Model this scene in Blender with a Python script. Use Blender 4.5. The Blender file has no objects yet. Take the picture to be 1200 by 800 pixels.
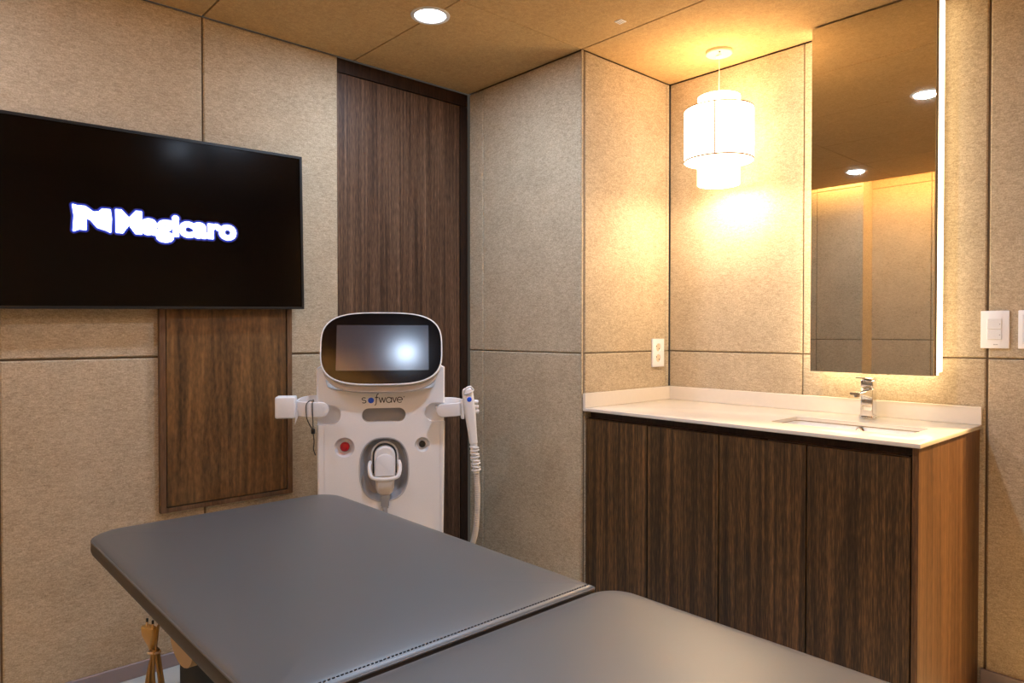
import bpy, bmesh, math, random
from mathutils import Vector, Matrix
C = bpy.context.scene.collection
PI = math.pi
random.seed(7)

# ------------------------------------------------------------------ helpers
def lin(c):
    return tuple((v/12.92 if v <= .04045 else ((v+.055)/1.055)**2.4) for v in [x/255 for x in c]) + (1,)

def newmat(name):
    m = bpy.data.materials.new(name); m.use_nodes = True
    nt = m.node_tree; b = nt.nodes['Principled BSDF']
    return m, nt, b

def plain(name, rgb, rough=.5, metal=0., spec=.5, coat=0., bump=0., bscale=200.):
    m, nt, b = newmat(name)
    b.inputs['Base Color'].default_value = lin(rgb)
    b.inputs['Roughness'].default_value = rough
    b.inputs['Metallic'].default_value = metal
    b.inputs['Specular IOR Level'].default_value = spec
    b.inputs['Coat Weight'].default_value = coat
    tc = nt.nodes.new('ShaderNodeTexCoord')
    n = nt.nodes.new('ShaderNodeTexNoise'); n.inputs['Scale'].default_value = bscale; n.inputs['Detail'].default_value = 3
    nt.links.new(tc.outputs['Object'], n.inputs['Vector'])
    if bump:
        bp = nt.nodes.new('ShaderNodeBump'); bp.inputs['Strength'].default_value = bump; bp.inputs['Distance'].default_value = .001
        nt.links.new(n.outputs['Fac'], bp.inputs['Height']); nt.links.new(bp.outputs['Normal'], b.inputs['Normal'])
    # a faint tonal variation keeps the surface from looking flat
    mx = nt.nodes.new('ShaderNodeMixRGB'); mx.blend_type = 'MULTIPLY'; mx.inputs['Fac'].default_value = .06
    mx.inputs[1].default_value = lin(rgb); nt.links.new(n.outputs['Fac'], mx.inputs[2])
    nt.links.new(mx.outputs[0], b.inputs['Base Color'])
    return m

def emis(name, rgb, strength, rgb_base=(255, 255, 255)):
    m, nt, b = newmat(name)
    b.inputs['Base Color'].default_value = lin(rgb_base)
    b.inputs['Emission Color'].default_value = lin(rgb)
    b.inputs['Emission Strength'].default_value = strength
    return m

def felt(name, a, c, bump=.5):
    m, nt, b = newmat(name)
    b.inputs['Roughness'].default_value = .95; b.inputs['Specular IOR Level'].default_value = .15
    tc = nt.nodes.new('ShaderNodeTexCoord')
    n1 = nt.nodes.new('ShaderNodeTexNoise'); n1.inputs['Scale'].default_value = 230; n1.inputs['Detail'].default_value = 4; n1.inputs['Roughness'].default_value = .7
    n2 = nt.nodes.new('ShaderNodeTexNoise'); n2.inputs['Scale'].default_value = 7; n2.inputs['Detail'].default_value = 3
    mp = nt.nodes.new('ShaderNodeMapping'); mp.inputs['Scale'].default_value = (60, 60, 190); mp.inputs['Rotation'].default_value = (.35, .3, .2)
    n3 = nt.nodes.new('ShaderNodeTexNoise'); n3.inputs['Scale'].default_value = 1; n3.inputs['Detail'].default_value = 5; n3.inputs['Distortion'].default_value = 1.2
    nt.links.new(tc.outputs['Object'], n1.inputs['Vector']); nt.links.new(tc.outputs['Object'], n2.inputs['Vector'])
    nt.links.new(tc.outputs['Object'], mp.inputs['Vector']); nt.links.new(mp.outputs[0], n3.inputs['Vector'])
    ad = nt.nodes.new('ShaderNodeMath'); ad.operation = 'MULTIPLY_ADD'; ad.inputs[1].default_value = .5
    nt.links.new(n1.outputs['Fac'], ad.inputs[0])
    m3 = nt.nodes.new('ShaderNodeMath'); m3.operation = 'MULTIPLY_ADD'; m3.inputs[1].default_value = .4
    m2 = nt.nodes.new('ShaderNodeMath'); m2.operation = 'MULTIPLY'; m2.inputs[1].default_value = .1
    nt.links.new(n2.outputs['Fac'], m2.inputs[0]); nt.links.new(n3.outputs['Fac'], m3.inputs[0]); nt.links.new(m2.outputs[0], m3.inputs[2])
    nt.links.new(m3.outputs[0], ad.inputs[2])
    r = nt.nodes.new('ShaderNodeValToRGB'); r.color_ramp.elements[0].position = .36; r.color_ramp.elements[1].position = .64
    r.color_ramp.elements[0].color = lin(a); r.color_ramp.elements[1].color = lin(c)
    nt.links.new(ad.outputs[0], r.inputs['Fac']); nt.links.new(r.outputs[0], b.inputs['Base Color'])
    bp = nt.nodes.new('ShaderNodeBump'); bp.inputs['Strength'].default_value = bump; bp.inputs['Distance'].default_value = .0016
    nt.links.new(ad.outputs[0], bp.inputs['Height']); nt.links.new(bp.outputs['Normal'], b.inputs['Normal'])
    return m

def wood(name, cols, ks=48, kz=1.2, rough=.45, dist=.6, axis='z', pore=.35):
    """veneer with the grain along the axis"""
    m, nt, b = newmat(name)
    b.inputs['Roughness'].default_value = rough; b.inputs['Specular IOR Level'].default_value = .35
    tc = nt.nodes.new('ShaderNodeTexCoord')
    def mapped(k, q):
        mp = nt.nodes.new('ShaderNodeMapping')
        mp.inputs['Scale'].default_value = (k, k, q) if axis == 'z' else (q, k, k)
        nt.links.new(tc.outputs['Object'], mp.inputs['Vector']); return mp
    n1 = nt.nodes.new('ShaderNodeTexNoise'); n1.inputs['Scale'].default_value = 1; n1.inputs['Detail'].default_value = 4; n1.inputs['Distortion'].default_value = dist
    n2 = nt.nodes.new('ShaderNodeTexNoise'); n2.inputs['Scale'].default_value = 1; n2.inputs['Detail'].default_value = 2
    n3 = nt.nodes.new('ShaderNodeTexNoise'); n3.inputs['Scale'].default_value = 1; n3.inputs['Detail'].default_value = 2
    nt.links.new(mapped(ks, kz).outputs[0], n1.inputs['Vector'])
    nt.links.new(mapped(ks*4.5, kz*26).outputs[0], n2.inputs['Vector'])
    nt.links.new(mapped(ks*.22, kz*.5).outputs[0], n3.inputs['Vector'])
    a1 = nt.nodes.new('ShaderNodeMath'); a1.operation = 'MULTIPLY_ADD'; a1.inputs[1].default_value = pore
    nt.links.new(n2.outputs['Fac'], a1.inputs[0])
    a2 = nt.nodes.new('ShaderNodeMath'); a2.operation = 'MULTIPLY_ADD'; a2.inputs[1].default_value = .8 - pore
    nt.links.new(n1.outputs['Fac'], a2.inputs[0])
    a3 = nt.nodes.new('ShaderNodeMath'); a3.operation = 'MULTIPLY'; a3.inputs[1].default_value = .2
    nt.links.new(n3.outputs['Fac'], a3.inputs[0]); nt.links.new(a3.outputs[0], a2.inputs[2]); nt.links.new(a2.outputs[0], a1.inputs[2])
    r = nt.nodes.new('ShaderNodeValToRGB'); e = r.color_ramp.elements
    pos = [.36, .46, .54, .66]
    e[0].position = pos[0]; e[0].color = lin(cols[0]); e[1].position = pos[3]; e[1].color = lin(cols[3])
    for k in (1, 2):
        q = e.new(pos[k]); q.color = lin(cols[k])
    nt.links.new(a1.outputs[0], r.inputs['Fac']); nt.links.new(r.outputs[0], b.inputs['Base Color'])
    bp = nt.nodes.new('ShaderNodeBump'); bp.inputs['Strength'].default_value = .25; bp.inputs['Distance'].default_value = .0006
    nt.links.new(a1.outputs[0], bp.inputs['Height']); nt.links.new(bp.outputs['Normal'], b.inputs['Normal'])
    return m

def finish(bm, name, m, parent=None, ang=35, smooth=True):
    bmesh.ops.recalc_face_normals(bm, faces=bm.faces)
    me = bpy.data.meshes.new(name); bm.to_mesh(me); bm.free()
    if smooth:
        for p in me.polygons: p.use_smooth = True
        me.set_sharp_from_angle(angle=math.radians(ang))
    o = bpy.data.objects.new(name, me); C.objects.link(o)
    for x in (m if isinstance(m, (list, tuple)) else [m]): me.materials.append(x)
    if parent: o.parent = parent
    return o

def thing(name, label, cat, loc=(0, 0, 0), rot=(0, 0, 0), group=None):
    o = bpy.data.objects.new(name, None); C.objects.link(o); o.empty_display_size = .1
    o.location = loc; o.rotation_euler = rot; o['label'] = label; o['category'] = cat
    if group: o['group'] = group
    return o

def struct(o):
    o['kind'] = 'structure'; return o

def box(bm, x0, x1, y0, y1, z0, z1, bev=0., seg=2, M=None, mi=0):
    ret = bmesh.ops.create_cube(bm, size=1)
    vs = ret['verts']
    for v in vs:
        v.co = Vector((x0+(v.co.x+.5)*(x1-x0), y0+(v.co.y+.5)*(y1-y0), z0+(v.co.z+.5)*(z1-z0)))
    fs = set(f for v in vs for f in v.link_faces)
    if bev:
        es = list(set(e for v in vs for e in v.link_edges))
        r = bmesh.ops.bevel(bm, geom=es, offset=bev, segments=seg, affect='EDGES', profile=.5)
        vs = list(set(v for f in r['faces'] for v in f.verts) | set(v for v in vs if v.is_valid))
        fs = set(f for v in vs for f in v.link_faces)
    for f in fs: f.material_index = mi
    if M is not None:
        for v in vs: v.co = M @ v.co
    return vs

def loft(bm, rings, cap0=True, cap1=True, closed=True, mi=0):
    R = [[bm.verts.new(p) for p in r] for r in rings]
    n = len(R[0]); fs = []
    for a, b in zip(R, R[1:]):
        for i in range(n if closed else n-1):
            j = (i+1) % n
            fs.append(bm.faces.new((a[i], a[j], b[j], b[i])))
    if cap0: fs.append(bm.faces.new(list(reversed(R[0]))))
    if cap1: fs.append(bm.faces.new(R[-1]))
    for f in fs: f.material_index = mi
    return R

def lathe(bm, prof, n=40, M=None, cap0=False, cap1=False, mi=0):
    """prof: (r, z) pairs around Z"""
    rings = []
    for r, z in prof:
        ring = []
        for k in range(n):
            a = 2*PI*k/n
            p = Vector((r*math.cos(a), r*math.sin(a), z))
            ring.append(M @ p if M is not None else p)
        rings.append(ring)
    return loft(bm, rings, cap0, cap1, mi=mi)

def catmull(pts, n=8, closed=False):
    pts = [Vector(p) for p in pts]; out = []
    N = len(pts)
    rng = range(N) if closed else range(N-1)
    for i in rng:
        p0 = pts[(i-1) % N] if closed or i > 0 else pts[0]
        p1 = pts[i]; p2 = pts[(i+1) % N]
        p3 = pts[(i+2) % N] if closed or i+2 < N else pts[-1]
        for k in range(n):
            t = k/n
            out.append(.5*((2*p1)+(p2-p0)*t+(2*p0-5*p1+4*p2-p3)*t*t+(3*p1-p0-3*p2+p3)*t**3))
    if not closed: out.append(pts[-1])
    return out

def tube(bm, pts, rad, n=12, closed=False, cap=True, flat=None, up=Vector((0, 0, 1)), mi=0):
    """rad: number or function of t in 0..1; flat=(a,b) stretches the section along side/up"""
    pts = [Vector(p) for p in pts]; N = len(pts); rings = []
    prev = None
    for i, p in enumerate(pts):
        if closed: t = pts[(i+1) % N]-pts[(i-1) % N]
        else: t = pts[min(i+1, N-1)]-pts[max(i-1, 0)]
        t.normalize()
        if flat or prev is None:
            s = t.cross(up)
            if s.length < 1e-4: s = t.cross(Vector((0, 1, 0)))
            s.normalize()
        else:
            s = prev-t*prev.dot(t); s.normalize()
        prev = s
        u = s.cross(t); u.normalize()
        r = rad(i/(N-1)) if callable(rad) else rad
        fa, fb = flat or (1, 1)
        ring = []
        for k in range(n):
            a = 2*PI*k/n
            c, sn = math.cos(a), math.sin(a)
            if flat:      # superelliptic section
                c = math.copysign(abs(c)**.5, c); sn = math.copysign(abs(sn)**.5, sn)
            ring.append(p+s*(c*r*fa)+u*(sn*r*fb))
        rings.append(ring)
    if closed: rings.append(rings[0])
    if closed:
        R = [[bm.verts.new(q) for q in r] for r in rings[:-1]]; R.append(R[0])
        for a, b in zip(R, R[1:]):
            for k in range(n):
                j = (k+1) % n; f = bm.faces.new((a[k], a[j], b[j], b[k])); f.material_index = mi
    else: loft(bm, rings, cap, cap, mi=mi)

def rrect(x0, x1, y0, y1, r, inset=0, n=8):
    """rounded rectangle outline; r = radii at (x1,y1),(x0,y1),(x0,y0),(x1,y0)"""
    if not isinstance(r, (list, tuple)): r = [r]*4
    x0 += inset; y0 += inset; x1 -= inset; y1 -= inset
    out = []
    for (cx, cy, sx, sy, a0), q in zip(((x1, y1, -1, -1, 0), (x0, y1, 1, -1, 90), (x0, y0, 1, 1, 180), (x1, y0, -1, 1, 270)), r):
        q = max(q-inset, .0015)
        for k in range(n+1):
            a = math.radians(a0+90*k/n)
            out.append((cx+sx*q+q*math.cos(a), cy+sy*q+q*math.sin(a)))
    return out

def superell(a, b, e, n=72, cx=0, cz=0):
    out = []
    for k in range(n):
        t = 2*PI*k/n; c, s = math.cos(t), math.sin(t)
        out.append((cx+a*math.copysign(abs(c)**(2/e), c), cz+b*math.copysign(abs(s)**(2/e), s)))
    return out

def cut(o, cutters):
    """subtract temporary shapes from o, then drop them"""
    for c in cutters:
        md = o.modifiers.new('b', 'BOOLEAN'); md.operation = 'DIFFERENCE'; md.object = c; md.solver = 'EXACT'
    dg = bpy.context.evaluated_depsgraph_get(); dg.update()
    me = bpy.data.meshes.new_from_object(o.evaluated_get(dg))
    o.modifiers.clear(); old = o.data; o.data = me
    me.name = o.name
    for c in cutters: bpy.data.objects.remove(c)
    for p in me.polygons: p.use_smooth = True
    me.set_sharp_from_angle(angle=math.radians(32))
    return o

def ext(bm, pts, d0, d1, f=lambda x, z, d: Vector((x, d, z)), bev=0):
    """extrude an outline (x,z) between the depths d0 and d1"""
    if bev:
        cx = sum(p[0] for p in pts)/len(pts); cz = sum(p[1] for p in pts)/len(pts)
    loft(bm, [[f(x, z, d0) for x, z in pts], [f(x, z, d1) for x, z in pts]])

def pill(x0, x1, z0, z1, n=12):
    return rrect(x0, x1, z0, z1, min(x1-x0, z1-z0)/2, n=n)

# ------------------------------------------------------------------ materials
FELT = felt('felt_panel', (144, 128, 104), (208, 190, 162))
FELTC = felt('felt_ceiling', (172, 142, 98), (208, 176, 128), bump=.3)
BACK = plain('groove_backing', (104, 84, 62), .95)
WAL = wood('walnut_veneer', [(46, 31, 22), (72, 51, 37), (96, 71, 53), (130, 102, 79)], ks=85, kz=1.1)
WALV = wood('vanity_veneer', [(34, 22, 11), (56, 39, 20), (82, 58, 32), (126, 92, 54)], ks=85, kz=1.1)
WALD = wood('walnut_dark', [(28, 17, 12), (42, 27, 19), (52, 34, 25), (64, 43, 32)], ks=40, kz=1.)
WALS = wood('walnut_side', [(60, 39, 22), (88, 60, 35), (106, 75, 46), (134, 97, 62)], ks=75, kz=1.)
OAK = wood('oak_panel', [(60, 42, 21), (88, 62, 34), (108, 77, 43), (134, 98, 58)], ks=22, kz=1.3, dist=1.6, pore=.3)
OAKF = wood('oak_frame', [(70, 48, 32), (92, 66, 44), (104, 76, 52), (120, 90, 64)], ks=30, kz=.8)
WHITE = plain('white_plastic', (240, 238, 238), .35, coat=.1)
WHITE2 = plain('white_plastic_shade', (226, 225, 226), .4)
GREYP = plain('grey_plastic', (150, 150, 152), .3, coat=.3)
STONE = plain('cream_stone', (222, 212, 198), .22, bump=.02, bscale=60, coat=.3)
CERAM = plain('white_ceramic', (236, 238, 240), .12, coat=.5)
CHROME = plain('chrome', (225, 225, 228), .06, metal=1)
BLACK = plain('black_plastic', (18, 18, 19), .35)
BLACKM = plain('black_metal', (9, 8, 8), .6, spec=.25)
GLASS = plain('black_glass', (4, 6, 11), .11, spec=.25)
TVG = plain('tv_glass', (1, 1, 2), .14, spec=.26)
LCD = plain('display_glass_haze', (44, 50, 64), .15, spec=.8)  # grey-blue base colour stands in for reflection haze on the display
DARK = plain('dark_gap', (12, 9, 7), .9)
METALB = plain('skirting_metal', (150, 138, 140), .45, metal=.2)
FLOORM = plain('floor_vinyl', (190, 196, 194), .4, bump=.05)
BRASSY = plain('beige_plug', (170, 138, 78), .4)
CORD = plain('beige_cord', (140, 108, 56), .5)
BEIGE = plain('beige_plastic', (200, 170, 130), .5)
RED = plain('red_button', (170, 10, 26), .2, coat=.6)
BLUE = plain('blue_mark', (24, 84, 226), .35)
INK = plain('charcoal_ink', (30, 27, 30), .5)
LEATHER = plain('grey_leather', (70, 74, 78), .44, spec=.5, bump=.12, bscale=420)
for _n in LEATHER.node_tree.nodes:
    if _n.type == 'BSDF_PRINCIPLED':
        _n.inputs['IOR'].default_value = 1.6; _n.inputs['Specular IOR Level'].default_value = .5
        _n.inputs['Coat Weight'].default_value = .6; _n.inputs['Coat IOR'].default_value = 1.6; _n.inputs['Coat Roughness'].default_value = .42
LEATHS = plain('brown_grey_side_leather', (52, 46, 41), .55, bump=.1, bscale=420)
PIPE = plain('leather_piping', (88, 87, 87), .5)
STEEL = plain('dark_steel', (90, 86, 82), .3, metal=.8)
mir, nt, b = newmat('mirror_glass')
b.inputs['Base Color'].default_value = (.80, .76, .68, 1); b.inputs['Metallic'].default_value = 1; b.inputs['Roughness'].default_value = .015
MIRROR = mir
DLIGHT = emis('downlight_lens', (235, 242, 255), 9)
STRIP = emis('warm_led', (255, 230, 186), 5.5)
STRIPB = emis('warm_led_bright', (255, 230, 186), 10)
COVE = emis('cove_led', (255, 212, 142), 190)
SCREENW = emis('screen_white', (250, 250, 255), 3.0)
SCREENB = emis('screen_blue_halo', (60, 96, 255), .8, (10, 10, 40))
SCREENC = emis('screen_faint_halo', (16, 34, 190), .35, (2, 2, 6))

# lamp fabric: opaque, its emission stands in for bulb light coming through
LAMPF, nt, b = newmat('glowing_lamp_fabric')
b.inputs['Base Color'].default_value = lin((250, 236, 214)); b.inputs['Roughness'].default_value = .9
b.inputs['Emission Color'].default_value = lin((255, 232, 198)); b.inputs['Emission Strength'].default_value = 6.4
TRIMF = plain('lamp_trim', (150, 104, 56), .8)

# ------------------------------------------------------------------ room
CEIL = 2.30
XR, YB, YN, XC = 2.687, 2.60, 1.88, 2.09     # right wall, back wall, niche wall, column wall

def panels(name, f, us, vs, m=FELT, gap=.0035, ch=.004, t=.007, extra=None, mb=BACK):
    """felt panels with chamfered edges before a backing; f(u,v,depth) with depth into the wall; us, vs = panel edges"""
    bm = bmesh.new()
    rects = [(a, b_, c, d) for a, b_ in us for c, d in vs] if extra is None else extra
    for (u0, u1, v0, v1) in rects:
        g = gap/2
        def rg(i, d): return [f(u0+g+i, v0+g+i, d), f(u1-g-i, v0+g+i, d), f(u1-g-i, v1-g-i, d), f(u0+g+i, v1-g-i, d)]
        loft(bm, [rg(ch, 0), rg(0, ch), rg(0, t)], cap1=True)
    U0 = min(r[0] for r in rects); U1 = max(r[1] for r in rects); V0 = min(r[2] for r in rects); V1 = max(r[3] for r in rects)
    loft(bm, [[f(U0, V0, d), f(U1, V0, d), f(U1, V1, d), f(U0, V1, d)] for d in (t, .09)], mi=1)
    return struct(finish(bm, name, [m, mb], smooth=False))

def spans(edges): return list(zip(edges, edges[1:]))
HJ = 1.085
# back wall (the television hangs on it)
panels('wall_back', lambda u, v, d: Vector((u, YB+d, v)), spans([-.42, -.34, .268, .868, 1.402]), [(0, HJ), (HJ, CEIL)], gap=.006)
# wall left of the vanity niche, facing the room
panels('wall_column', lambda u, v, d: Vector((XC+d, u, v)), spans([1.884, 2.497, 2.60]), [(0, HJ), (HJ, CEIL)])
# niche wall
panels('wall_niche', lambda u, v, d: Vector((u, YN+d, v)), spans([2.106, 2.664, 2.687]), [(0, HJ), (HJ, CEIL)])
bm = bmesh.new()
box(bm, XC-.001, XC+.008, YN+.0005, YN+.004, 0, CEIL); box(bm, 2.0985, 2.104, YN+.006, YN+.02, 0, CEIL)
struct(finish(bm, 'trim_1', FELT, smooth=False))
# mirror wall with a doorway at its near end
DY0, DY1 = -.62, .40
ys = [-1.5, DY0, DY0, DY1, .641, 1.256, 1.88]
rc = []
for a, b_ in ((-1.5, DY0), (DY1, .641), (.641, 1.256), (1.256, 1.88)):
    q = .003 if a == DY1 else 0
    rc += [(a, b_-q, 0, HJ), (a, b_-q, HJ, CEIL)]
bmr = bmesh.new()
for (u0, u1, v0, v1) in rc + [(DY0, DY1, 2.085, CEIL)]:
    g, ch, t = .002, .004, .007
    def rg(i, d): return [Vector((XR+d, u0+g+i, v0+g+i)), Vector((XR+d, u1-g-i, v0+g+i)), Vector((XR+d, u1-g-i, v1-g-i)), Vector((XR+d, u0+g+i, v1-g-i))]
    loft(bmr, [rg(ch, 0), rg(0, ch), rg(0, t)])
for (u0, u1, v0, v1) in ((-1.5, DY0, 0, CEIL), (DY1, 1.88, 0, CEIL), (DY0, DY1, 2.085, CEIL)):
    box(bmr, XR+.007, XR+.10, u0, u1, v0, v1, mi=1)
struct(finish(bmr, 'wall_right', [FELT, BACK], smooth=False))
# left wall, reflected in the mirror: a nearer block and a set-back stretch
XL = -.635
panels('wall_left', lambda u, v, d: Vector((XL-d, u, v)), spans([-1.5, -.68, -.07, .54, 1.15, 1.734, 2.155]), [(0, 1.11), (1.11, CEIL-.01), (CEIL-.01, 2.45)])
panels('wall_left_block', lambda u, v, d: Vector((-.45-d, u, v)), spans([2.155, 2.506, 2.60]), [(0, 1.11), (1.11, CEIL-.01), (CEIL-.01, 2.45)])
bm = bmesh.new(); box(bm, XL, -.452, 2.15, 2.156, 0, 2.45)
struct(finish(bm, 'wall_left_return', FELT, smooth=False))
panels('wall_front', lambda u, v, d: Vector((u, -1.5-d, v)), spans([XL, 0, .6, 1.2, 1.8, 2.4, XR]), [(0, HJ), (HJ, CEIL)])

# ceiling boards
def cf(u, v, d): return Vector((u, v, CEIL+d))
ex = []
xs = [-.36, .24, .868, 1.475, 2.09]
for a, b_ in spans(xs):
    for c, d in spans([-1.5, -.555, .665, 1.885, 2.60]):
        ex.append((a, b_, c, d))
for c, d in spans([-1.5, -.555, .665, 1.88]):
    ex.append((2.09, 2.687, c, d))
bm = bmesh.new()
for (u0, u1, v0, v1) in ex:
    g, ch, t = .0015, .0008, .012
    gx = .0028
    def rg(i, d): return [cf(u0+gx+i, v0+g+i, d), cf(u1-gx-i, v0+g+i, d), cf(u1-gx-i, v1-g-i, d), cf(u0+gx+i, v1-g-i, d)]
    loft(bm, [rg(ch, 0), rg(0, ch), rg(0, t)])
box(bm, -.36, 2.78, -1.5, 2.60, CEIL+.012, CEIL+.05, mi=1)
struct(finish(bm, 'ceiling', [FELTC, BACK], smooth=False))
bm = bmesh.new(); box(bm, -.75, -.36, -1.5, 2.70, 2.45, 2.49); box(bm, -.372, -.36, -1.5, 2.6, CEIL+.002, 2.45)
struct(finish(bm, 'ceiling_cove', FELTC, smooth=False))
# floor of pale sheets with thin joints
bm = bmesh.new()
box(bm, -.8, 4.1, -1.6, 2.75, -.06, -.001, mi=1)
x = -.8
while x < 4.05:
    y = -1.6
    while y < 2.7:
        box(bm, x+.001, min(x+.599, 4.1), y+.001, min(y+.599, 2.75), -.004, 0)
        y += .6
    x += .6
struct(finish(bm, 'floor', [FLOORM, DARK], smooth=False))
# skirting boards
def skirt(name, x0, x1, y0, y1, z):
    bm = bmesh.new(); box(bm, x0, x1, y0, y1, 0, z, bev=.0015, seg=1); struct(finish(bm, name, METALB))
skirt('baseboard_back', -.44, 1.40, YB-.010, YB-.0005, .05)
skirt('baseboard_right', XR-.010, XR-.0005, DY1, .648, .062)
skirt('baseboard_left', XL+.001, XL+.010, -1.49, 2.148, .05)
skirt('baseboard_column', XC-.010, XC-.0005, 1.884, 2.59, .05)
# tall walnut door in the recess at the end of the back wall
bm = bmesh.new()
box(bm, 1.404, 2.089, YB+.012, YB+.05, 2.243, CEIL-.001)         # head rail
box(bm, 2.046, 2.089, YB+.012, YB+.05, 0, 2.2395)                  # right stile
box(bm, 1.404, 2.089, YB+.05, YB+.09, 0, CEIL-.001, mi=1)
fr = struct(finish(bm, 'door_1', [WALD, DARK], smooth=False))
bm = bmesh.new(); box(bm, 1.404, 2.043, YB+.014, YB+.049, .004, 2.2395, bev=.001, seg=1)
finish(bm, 'door_leaf', WAL, fr)
# corridor beyond the doorway
bm = bmesh.new()
box(bm, XR+.10, 4.0, DY1+.3, DY1+.34, 0, CEIL); box(bm, XR+.10, 4.0, -1.5, -1.46, 0, CEIL); box(bm, 4.0, 4.04, -1.5, DY1+.34, 0, CEIL)
box(bm, XR+.10, 4.04, -1.5, DY1+.34, CEIL, CEIL+.04)
struct(finish(bm, 'wall_corridor', FELT, smooth=False))
bm = bmesh.new()
for y0, y1 in ((DY1-.012, DY1-.0005), (DY0+.0005, DY0+.012)):
    box(bm, XR-.004, XR+.104, y0, y1, 0, 2.085)
box(bm, XR-.004, XR+.104, DY0+.012, DY1-.012, 2.073, 2.0845)
struct(finish(bm, 'trim_2', WALD, smooth=False))

# ------------------------------------------------------------------ vanity
VX, VY0, VY1 = 2.108, .655, YN-.003
cab = thing('vanity_cabinet', 'dark walnut vanity cabinet under the cream stone counter', 'cabinet', (2.4, 1.25, 0))
ci = Matrix.Translation((-2.4, -1.25, 0))
def rel(bm, M): bmesh.ops.transform(bm, matrix=M, verts=bm.verts); return bm
bm = bmesh.new()
box(bm, VX+.022, 2.683, .6745, .690, .09, .826); box(bm, VX+.022, 2.683, VY1-.016, VY1, .09, .826)
box(bm, VX+.022, 2.683, .690, VY1-.016, .09, .106); box(bm, 2.667, 2.683, .690, VY1-.016, .106, .826)
box(bm, VX+.022, 2.667, 1.263, 1.283, .106, .826)
finish(rel(bm, ci), 'carcass', WALD, cab, smooth=False)
bm = bmesh.new(); box(bm, VX-.004, 2.684, .657, .6735, 0, .8525, bev=.0008, seg=1)
o = finish(rel(bm, ci), 'side_panel', WALS, cab, smooth=False)
bm = bmesh.new(); box(bm, VX+.035, VX+.05, .6745, VY1, .8265, .8525); box(bm, VX+.02, VX+.05, .6745, VY1, .824, .8262)
finish(rel(bm, ci), 'finger_rail', WALD, cab, smooth=False)
bm = bmesh.new(); box(bm, VX+.06, VX+.075, .675, VY1, 0, .089)
finish(rel(bm, ci), 'kick_board', WALD, cab, smooth=False)
dy = [.676, .971, 1.273, 1.571, VY1-.002]
for a, b_ in spans(dy):
    bm = bmesh.new(); box(bm, VX, VX+.019, a+.0022, b_-.0022, .09, .823, bev=.0012, seg=1)
    finish(rel(bm, ci), 'cabinet_door', WALV, cab)

top = thing('stone_countertop', 'cream stone countertop with low backsplash over walnut cabinet', 'countertop', (2.4, 1.25, .854))
ti = Matrix.Translation((-2.4, -1.25, -.854))
SX0, SX1, SY0, SY1 = 2.245, 2.455, .735, 1.165
bm = bmesh.new(); box(bm, 2.093, 2.684, .650, VY1, .854, .866, bev=.0012, seg=2)
slab = finish(bm, 'slab', STONE)
bm = bmesh.new(); loft(bm, [[(x, y, z) for x, y in rrect(SX0, SX1, SY0, SY1, .018)] for z in (.84, .88)])
c1 = finish(bm, 'c', STONE); cut(slab, [c1])
slab.data.transform(ti); slab.parent = top
bm = bmesh.new(); box(bm, 2.672, 2.685, .650, VY1, .866, .925, bev=.001, seg=1)
finish(rel(bm, ti), 'backsplash', STONE, top)
bm = bmesh.new(); box(bm, 2.093, 2.6715, VY1-.012, VY1, .866, .925, bev=.001, seg=1)
finish(rel(bm, ti), 'backsplash', STONE, top)

sk = thing('wash_basin', 'white rectangular wash basin sunk in the cream stone counter', 'sink', (2.35, .95, .75))
si = Matrix.Translation((-2.35, -.95, -.75))
bm = bmesh.new()
rr = lambda i, z, r=.02: [(x, y, z) for x, y in rrect(SX0, SX1, SY0, SY1, r, inset=i)]
loft(bm, [rr(-.018, .8535, .03), rr(-.004, .8535), rr(-.003, .846), rr(.004, .77), rr(.014, .752), rr(.035, .744)], cap0=False)
loft(bm, [rr(-.018, .8535, .03), rr(-.018, .84, .03), rr(-.006, .77), rr(.03, .734)], cap0=False)
finish(rel(bm, si), 'basin', CERAM, sk)
bm = bmesh.new(); loft(bm, [rr(-.0012, .8539), rr(-.0012, .8515), rr(-.0030, .8515)], cap0=False, cap1=False)
finish(rel(bm, si), 'rim_seal', plain('seal_brown', (120, 96, 60), .6), sk)
def disc(bm, c, ax, prof, n=28):
    z = Vector(ax).normalized(); q = z.to_track_quat('Z', 'Y').to_matrix().to_4x4()
    lathe(bm, prof, n, Matrix.Translation(c) @ q, cap1=True)
bm = bmesh.new(); disc(bm, (SX1-.0035, .945, .836), (-1, 0, .05), [(.014, -.002), (.014, .003), (.011, .005), (.0085, .003), (.0085, .0)])
box(bm, SX1-.0085, SX1-.0045, .943, .947, .829, .843)
finish(rel(bm, si), 'overflow_ring', CHROME, sk)
bm = bmesh.new(); disc(bm, (2.35, .95, .7445), (0, 0, 1), [(.026, 0), (.026, .003), (.018, .004), (.016, .001)])
finish(rel(bm, si), 'drain', CHROME, sk)

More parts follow.
